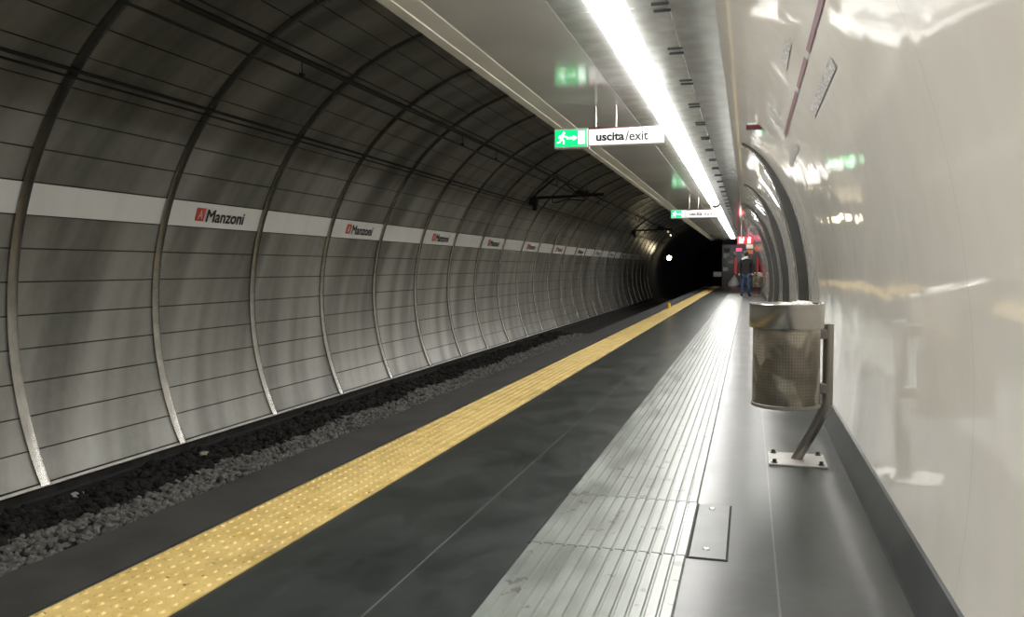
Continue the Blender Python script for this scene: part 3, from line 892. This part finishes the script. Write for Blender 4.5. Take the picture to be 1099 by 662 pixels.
J = [(0,0,.98),(0,.01,1.2),(0,.0,1.48),(0,.0,1.60),(0,-.02,1.69),(0,-.02,1.82),   # pelvis, belly, chest, neck, head
     (-.19,0,1.52),(-.27,.02,1.22),(-.27,-.05,.96),(-.27,-.07,.86),
     (.19,0,1.52),(.27,.02,1.22),(.27,-.05,.96),(.27,-.07,.86),
     (-.10,0,.92),(-.13,.0,.5),(-.15,.06,.09),(-.16,.17,.045),
     (.10,0,.92),(.11,-.05,.5),(.13,.10,.10),(.19,.20,.05)]
E_ = [(0,1),(1,2),(2,3),(3,4),(4,5),(2,6),(6,7),(7,8),(8,9),(2,10),(10,11),(11,12),(12,13),(0,14),(14,15),(15,16),(16,17),(0,18),(18,19),(19,20),(20,21)]
RD = [(.15,.11),(.14,.11),(.16,.11),.055,.085,.085,.06,.045,.035,.04,.06,.045,.035,.04,.09,.06,.045,.028,.09,.06,.045,.028]
body = skin_fig('body', J, E_, RD, M_SKIN, pr)
# facing away (+Y): nose and ears on the head
bm = bmesh.new()
for sx in (-1, 1):
    bmesh.ops.create_icosphere(bm, subdivisions=1, radius=.028, matrix=Matrix.Translation((sx*.088, -.01, 1.74)) @ Matrix.Diagonal((.5, 1, 1.2, 1)))
bm_obj('ears', bm, M_SKIN, pr, True)
bm = bmesh.new(); bmesh.ops.create_uvsphere(bm, u_segments=20, v_segments=12, radius=1, matrix=Matrix.Translation((0, -.03, 1.79)) @ Matrix.Diagonal((.105, .12, .115, 1))); bm_obj('hair', bm, M_HAIR, pr, True)
CJ = [(0,0,.86),(0,.01,1.0),(0,.01,1.22),(0,0,1.47),(0,0,1.55),(-.2,0,1.51),(-.28,.02,1.22),(-.285,-.05,.93),(.2,0,1.51),(.28,.02,1.22),(.285,-.05,.93)]
CE = [(0,1),(1,2),(2,3),(3,4),(3,5),(5,6),(6,7),(3,8),(8,9),(9,10)]
skin_fig('coat', CJ, CE, [(.23,.16),(.225,.16),(.21,.155),(.20,.145),.085,.105,.085,.07,.105,.085,.07], M_COAT, pr, 1)
JJ = [(0,0,.93),(-.11,0,.86),(-.135,0,.5),(-.15,.03,.09),(.11,0,.86),(.115,-.05,.5),(.135,.06,.09)]
skin_fig('jeans', JJ, [(0,1),(1,2),(2,3),(0,4),(4,5),(5,6)], [(.17,.13),.115,.085,.075,.115,.085,.075], M_JEANS, pr)
skin_fig('shoe', [(-.15,-.06,.06),(-.155,.06,.05),(-.16,.19,.04)], [(0,1),(1,2)], [(.065,.07),.065,.05], M_SHOE, pr)
skin_fig('shoe', [(.14,-.02,.06),(.17,.09,.05),(.20,.2,.04)], [(0,1),(1,2)], [(.065,.07),.065,.05], M_SHOE, pr)
skin_fig('scarf', [(-.17,-.06,1.53),(-.08,-.12,1.60),(.04,-.11,1.63),(.07,.02,1.62),(-.05,.05,1.61)], [(0,1),(1,2),(2,3),(3,4)], [.04,.05,.045,.045,.045], M_SCARF, pr)

ld = bpy.data.lights.new('end_fill_spot', 'SPOT'); ld.energy = 170; ld.spot_size = math.radians(80); ld.spot_blend = .6; ld.shadow_soft_size = .5; ld.color = (1, .97, .92)  # added fill spot to brighten the end wall notices, no fixture there
lo = bpy.data.objects.new('end_fill_spot', ld); COL.objects.link(lo); lo.location = (-.7, 49.0, 2.5); lo.rotation_euler = (math.radians(80), 0, 0)

# ------------------------------------------------------------------ world and look
w = bpy.data.worlds.new('world'); scene.world = w; w.use_nodes = True
w.node_tree.nodes['Background'].inputs['Color'].default_value = (.5, .52, .55, 1)
w.node_tree.nodes['Background'].inputs['Strength'].default_value = .05
scene.view_settings.view_transform = 'Standard'
scene.view_settings.look = 'None'
scene.view_settings.exposure = .45
